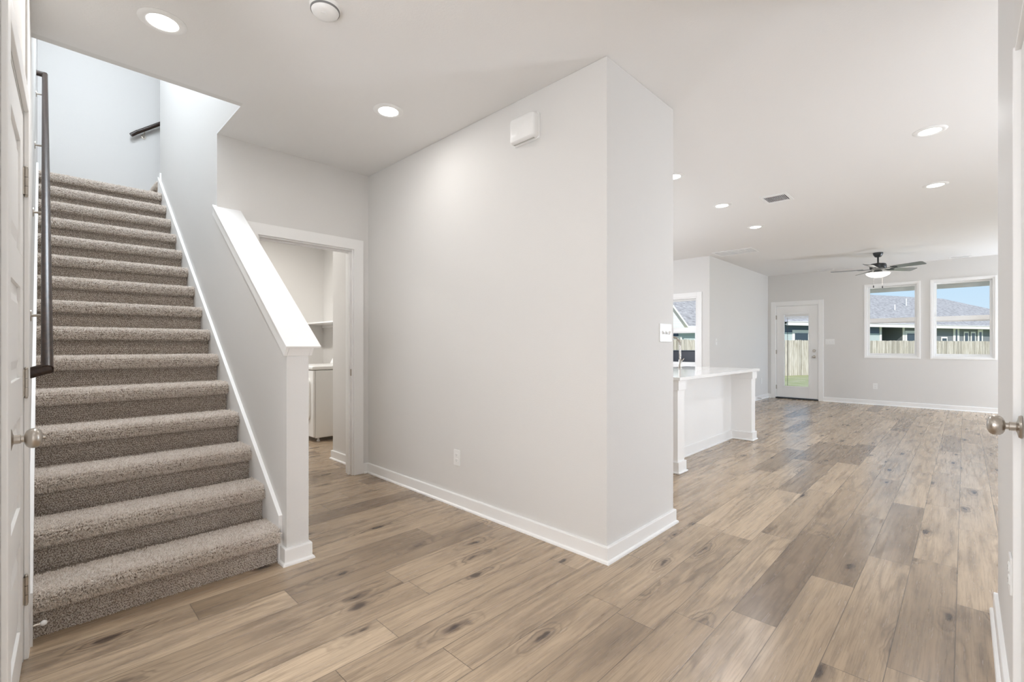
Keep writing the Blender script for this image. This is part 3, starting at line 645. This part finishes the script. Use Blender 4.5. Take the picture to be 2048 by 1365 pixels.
# ------------------------------------------------------------------ kitchen island, worktop, faucet
IS = thing('kitchen_island', 'white panelled kitchen island with two end posts', 'kitchen island', (-2.3, 5.2, 0))
CZ = .885
m = MB().box(-.36, .185, -1.07, 1.07, .0, CZ - .03); m.build('cabinet_body', M['trim'], IS, bevel=.002)
for ya, yb in ((-1.105, -.965), (.945, 1.085)):
    pt = MB().box(-.36, .425, ya, yb, 0, CZ - .03).build('end_post', M['trim'], IS, bevel=.002)
    MB().box(-.36, .440, ya - .014, yb + .014, .0, .105).build('post_base', M['trim'], pt, bevel=.002)
    MB().box(-.36, .452, ya - .026, yb + .026, 0, .018).build('shoe_moulding', M['trim'], pt, bevel=.006)
    MB().box(-.36, .440, ya - .014, yb + .014, CZ - .12, CZ - .03).build('post_capital', M['trim'], pt, bevel=.002)
MB().box(.185, .199, -.96, .94, 0, .105).box(.199, .208, -.96, .94, 0, .016).build('panel_base', M['trim'], IS, bevel=.002)
tag(MB().box(-2.78, -1.835, 4.05, 6.335, CZ - .03, CZ).build('countertop', M['quartz'], bevel=.003), 'white quartz worktop on the kitchen island', 'countertop')
FC = thing('kitchen_faucet', 'chrome gooseneck faucet on the island worktop, half behind the pantry wall', 'faucet', (-2.60, 5.745, CZ))
MB().lathe([(.0, 0), (.027, 0), (.027, .01), (.019, .016), (.018, .10), (.014, .115), (.012, .12), (0, .12)], 24).build('faucet_body', M['steel'], FC, smooth=True)
pts = [(0, 0, .11), (0, 0, .28)] + [(-.09 + .09 * math.cos(R(a)), 0, .30 + .095 * math.sin(R(a))) for a in range(0, 181, 15)] + [(-.18, 0, .22)]
MB().tube(pts, .0125, 14, up=(0, 1, 0)).build('spout', M['steel'], FC, smooth=True)
MB().tube([(-.18, 0, .23), (-.18, 0, .15)], [.016, .018], 14).build('spray_head', M['steel'], FC, smooth=True)
MB().tube([(0, .015, .075), (0, .045, .085), (.01, .09, .12)], [.009, .007, .006], 10).build('lever_handle', M['steel'], FC, smooth=True)
# ------------------------------------------------------------------ laundry: dryer, washer, shelf
def appliance(x0, label, dryer):
    t = thing('clothes_dryer' if dryer else 'washing_machine', label, 'dryer' if dryer else 'washing machine', (x0, 2.34, 0)); w, d, h = .686, .70, .925
    MB().box(0, w, .03, d, .045, h - .055).build('cabinet', M['enamel'], t, bevel=.012, seg=3)
    MB().box(0.001, w - .001, 0, .028, .06, h - .055).build('front_panel', M['enamel'], t, bevel=.010, seg=3)
    m = MB().box(-.003, w + .003, -.01, d, h - .05, h); m.build('top_panel', M['enamel'], t, bevel=.018, seg=4)
    c = MB().prism([(.50, h - .002), (.575, h + .125), (.60, h + .14), (.695, h + .14), (.695, h - .002)], 'x', .02, w - .02).build('control_console', M['white'], t, bevel=.014, seg=3, smooth=True)
    for cx_ in (.30,): 
        q = MB(); q.T = Matrix.Translation((w - .12, .537, h + .062)) @ Matrix.Rotation(R(59.5), 4, 'X')
        q.box(-.10, -.035, -.045, .045, -.002, .003).build('display', M['slot'], c); 
        q = MB(); q.T = Matrix.Translation((w - .055, .537, h + .062)) @ Matrix.Rotation(R(59.5), 4, 'X'); q.lathe([(0, 0), (.030, 0), (.026, .03), (.02, .034), (0, .034)], 28).build('dial', M['white'], c, smooth=True)
    if dryer:
        m = MB(); pr = rrect(.275, .26, .07, 5); m.prism([(x + w / 2, z + .52) for x, z in pr], 'y', -.022, .002); dr = m.build('door', M['enamel'], t, bevel=.008, seg=3)
        MB().box(w / 2 + .205, w / 2 + .225, -.028, -.02, .44, .60).build('door_handle', M['slot'], dr, bevel=.002)
    else: MB().box(.09, w - .09, .08, .44, h, h + .012).build('lid', M['white'], t, bevel=.006)
    for fx in (.06, w - .06):
        for fy in (.09, d - .07): MB().lathe([(0, 0), (.02, 0), (.02, .012), (.012, .018), (.012, .05), (0, .05)], 14).build('foot', M['white'], t).location = (fx, fy, 0)
    return t
appliance(-6.315, 'white front door clothes dryer in the laundry alcove', True)
sh = MB().box(XE, -4.69, 2.76, 3.13, 1.485, 1.503).box(XE, -4.69, 3.112, 3.13, 1.445, 1.485)
tag(sh.build('wall_shelf', M['trim'], bevel=.002), 'white laundry shelf on the alcove wall above the dryer', 'shelf')
# ------------------------------------------------------------------ door stops
t = thing('door_stop', 'white tipped door stop near the floor below the closet hinges', 'door stop', (-2.612, -.012, .075))
MB().tube([(0, 0, 0), (.0, .03, 0)], .005, 10).lathe([(0, -.0), (.001, 0)], 3).build('stem', M['nickel'], t); MB().sphere((0, .036, 0), .0115).build('tip', M['white'], t, smooth=True)
t = thing('door_stop', 'spring door stop on the side wall baseboard near the back door', 'door stop', (X4 + .014, 10.78, .05))
MB().tube([(0, 0, 0), (.07, 0, 0)], .005, 10).build('stem', M['nickel'], t); MB().tube([(.07, 0, 0), (.082, 0, 0)], .008, 12).build('tip', M['white'], t)
# ------------------------------------------------------------------ outside
GZ = -.35
struct(MB().box(-120, 120, YB + 1.9, 160, GZ - .1, GZ).box(-120, -3.4, Y4 + .2, YB + 1.9, GZ - .1, GZ).box(XL + .2, 120, -40, YB + 1.9, GZ - .1, GZ).build('ground_lawn', M['grass']))
struct(MB().box(X4 - .14, XL + .2, YB + .14, YB + 1.9, GZ - .1, -.16).build('ground_patio', M['conc']))
struct(MB().box(X4 - .6, XL + .9, YB + .14, YB + .62, 2.40, 2.5).box(X4 - .6, XL + .9, YB + .60, YB + .64, 2.27, 2.60).build('trim_eave', M['white_ext']))
struct(MB().box(-6.6, X4 - .14, Y4 + .14, Y4 + .75, 2.12, 2.24).build('trim_eave_nook', M['white_ext']))
tag(MB().box(-4.9, -3.6, 8.8, 9.5, GZ, 1.075).build('storage_box', M['slate'], bevel=.02), 'dark slate coloured box outside the nook window behind the faucet', 'box')
ANG = math.atan2(.9, .434)
def frame_at(ox, oy): return (ox, oy, 0)
# fence
FE = thing('picket_fence', 'weathered dog eared wooden privacy fence beyond the lawn', 'fence', (-7.6, 24.0, GZ), ANG)
m = MB(); PW = .145; k0, k1 = int(-9 / PW), int(26 / PW)
for k in range(k0, k1):
    x = k * PW; hh = 1.80 + random.uniform(-.012, .012); yj = random.uniform(-.006, .006)
    m.prism([(x + .006, 0), (x + PW - .006, 0), (x + PW - .006, hh - .03), (x + PW - .036, hh), (x + .036, hh), (x + .006, hh - .03)], 'y', yj, yj + .018)
m.build('fence_panel', M['cedar'], FE)
for z in (.3, 1.45): MB().box(-9, 26, .02, .06, z, z + .09).build('fence_rail', M['cedar'], FE)
# houses
def hip(m, x0, x1, y0, y1, z0, zr, hipl, hipr, th=.12):
    ym = (y0 + y1) / 2; a = [m.v(p) for p in ((x0, y0, z0), (x1, y0, z0), (x1, y1, z0), (x0, y1, z0), (x0 + hipl, ym, zr), (x1 - hipr, ym, zr))]
    for f in ((0, 1, 5, 4), (2, 3, 4, 5), (1, 2, 5), (3, 0, 4), (3, 2, 1, 0)): m.b.faces.new([a[i] for i in f])
    return m
HA = thing('neighbour_house', 'long grey sided neighbour house with pale hip roof behind the fence', 'house', (-13, 26.6, GZ), ANG); E_ = 2.6 - GZ
MB().box(9.6, 19.6, .0,   .3, 2.42, E_).box(19.3, 19.6, .3, 1.5, 0, E_).build('upper_siding', M['s_blue'], HA)
MB().box(9.6, 19.6, -.01, .3, 0, 2.42).build('lower_siding', M['s_pale'], HA)
MB().box(19.6, 22.06, 1.4, 1.6, 0, E_).box(22.06, 46, .0, .3, 0, E_).box(46, 46.2, 0, 10, 0, E_).box(22.06, 22.3, .3, 1.5, 0, E_).build('grey_siding', M['s_grey'], HA)
for x in (19.42, 22.06, 45.9, 9.5): MB().box(x, x + .2, -.05, .02, 0, E_).build('corner_board', M['white_ext'], HA)
MB().box(9.4, 46.6, -.62, -.5, E_ - .08, E_ + .2).build('fascia', M['white_ext'], HA)
MB().box(9.4, 46.6, -.5, .3, E_ - .02, E_ + .02).build('soffit', M['white_ext'], HA)
hip(MB(), 9.3, 46.7, -.65, 10.6, E_ + .15, 5.75 - GZ, 6, 10).build('roof', M['shingle'], HA)
hip(MB(), 26.5, 49, -1.6 + 1.0, 6.0, E_ + .16, 4.4 - GZ, 4, 6).build('roof_wing', M['shingle'], HA)
def hwin(x0, x1, z0, z1, fr=.14, glassm='winglass_dark', rails=1):
    z0 += .35; z1 += .35
    f = MB().box(x0 - fr, x1 + fr, -.05, -.012, z0 - fr, z1 + fr).build('window', M['white_ext'], HA)
    MB().box(x0, x1, -.065, -.045, z0, z1).build('pane', M[glassm], f)
    return f
hwin(10.72, 11.95, .95, 2.02, .22); hwin(22.55, 24.3, 1.0, 2.1, .22); hwin(26.9, 27.45, 1.0, 1.75, .12); hwin(26.75 + 1.9, 26.75 + 2.1, .8, 2.5, .3)
hwin(29.9, 30.3, .9, 2.2, .12); hwin(30.85, 31.25, .9, 2.2, .12); hwin(31.9, 32.2, .9, 2.3, .2); hwin(33.6, 34.1, .9, 2.3, .14)
for x, y, z0, z1 in ((27.6, 2.9, 4.5, 5.6), (31.6, 4.2, 5.5, 6.3), (24.4, 1.9, 3.9, 4.9)): MB().tube([(x, y, z0 - .4), (x, y, z1)], .045, 10).build('vent_pipe', M['white_ext'], HA)
for x, y, z in ((33.5, 3.6, 4.98), (34.5, 2.5, 4.4), (29.5, 1.0, 3.5)): MB().box(x, x + .4, y - .2, y + .2, z - .3, z + .16).build('roof_vent', M['slate'], HA)
MB().box(21.6, 21.75, 1.25, 1.4, 1.55, 1.75).build('porch_light', M['black'], HA)
HC = thing('neighbour_house', 'neighbour house with white gable seen through the nook window', 'house', (-13, 26.6, GZ), ANG)
MB().box(-14, 8.4, .6, .9, 0, 2.6).build('blue_siding', M['s_blue'], HC); MB().box(1.5, 4.4, .55, .6, 0, 2.6).box(-6, 4.4, .56, .6, 0, 2.05).build('pale_siding', M['s_pale'], HC)
hip(MB(), -15, 9.0, .1, 10, 2.62, 6.2, 4, 4.5).build('roof', M['shingle'], HC)
MB().prism([(-5.7, 2.6), (1.3, 2.6), (-2.2, 6.5)], 'y', -.25, .3).build('gable_wall', M['s_white'], HC)
MB().prism([(1.55, 2.58), (1.55, 2.72), (-2.2, 6.9), (-6.0, 2.72), (-6.0, 2.58), (-2.2, 6.65)], 'y', -.28, .3).build('gable_trim', M['white_ext'], HC)
MB().box(-15, 9.0, .0, .12, 2.5, 2.74).build('fascia', M['white_ext'], HC)
MB().box(-.9, -.45, -.29, -.24, 3.15, 3.4).build('gable_vent', M['slate'], HC)
MB().box(-.5, 1.7, .5, .56, .9, 2.1).build('window', M['white_ext'], HC)
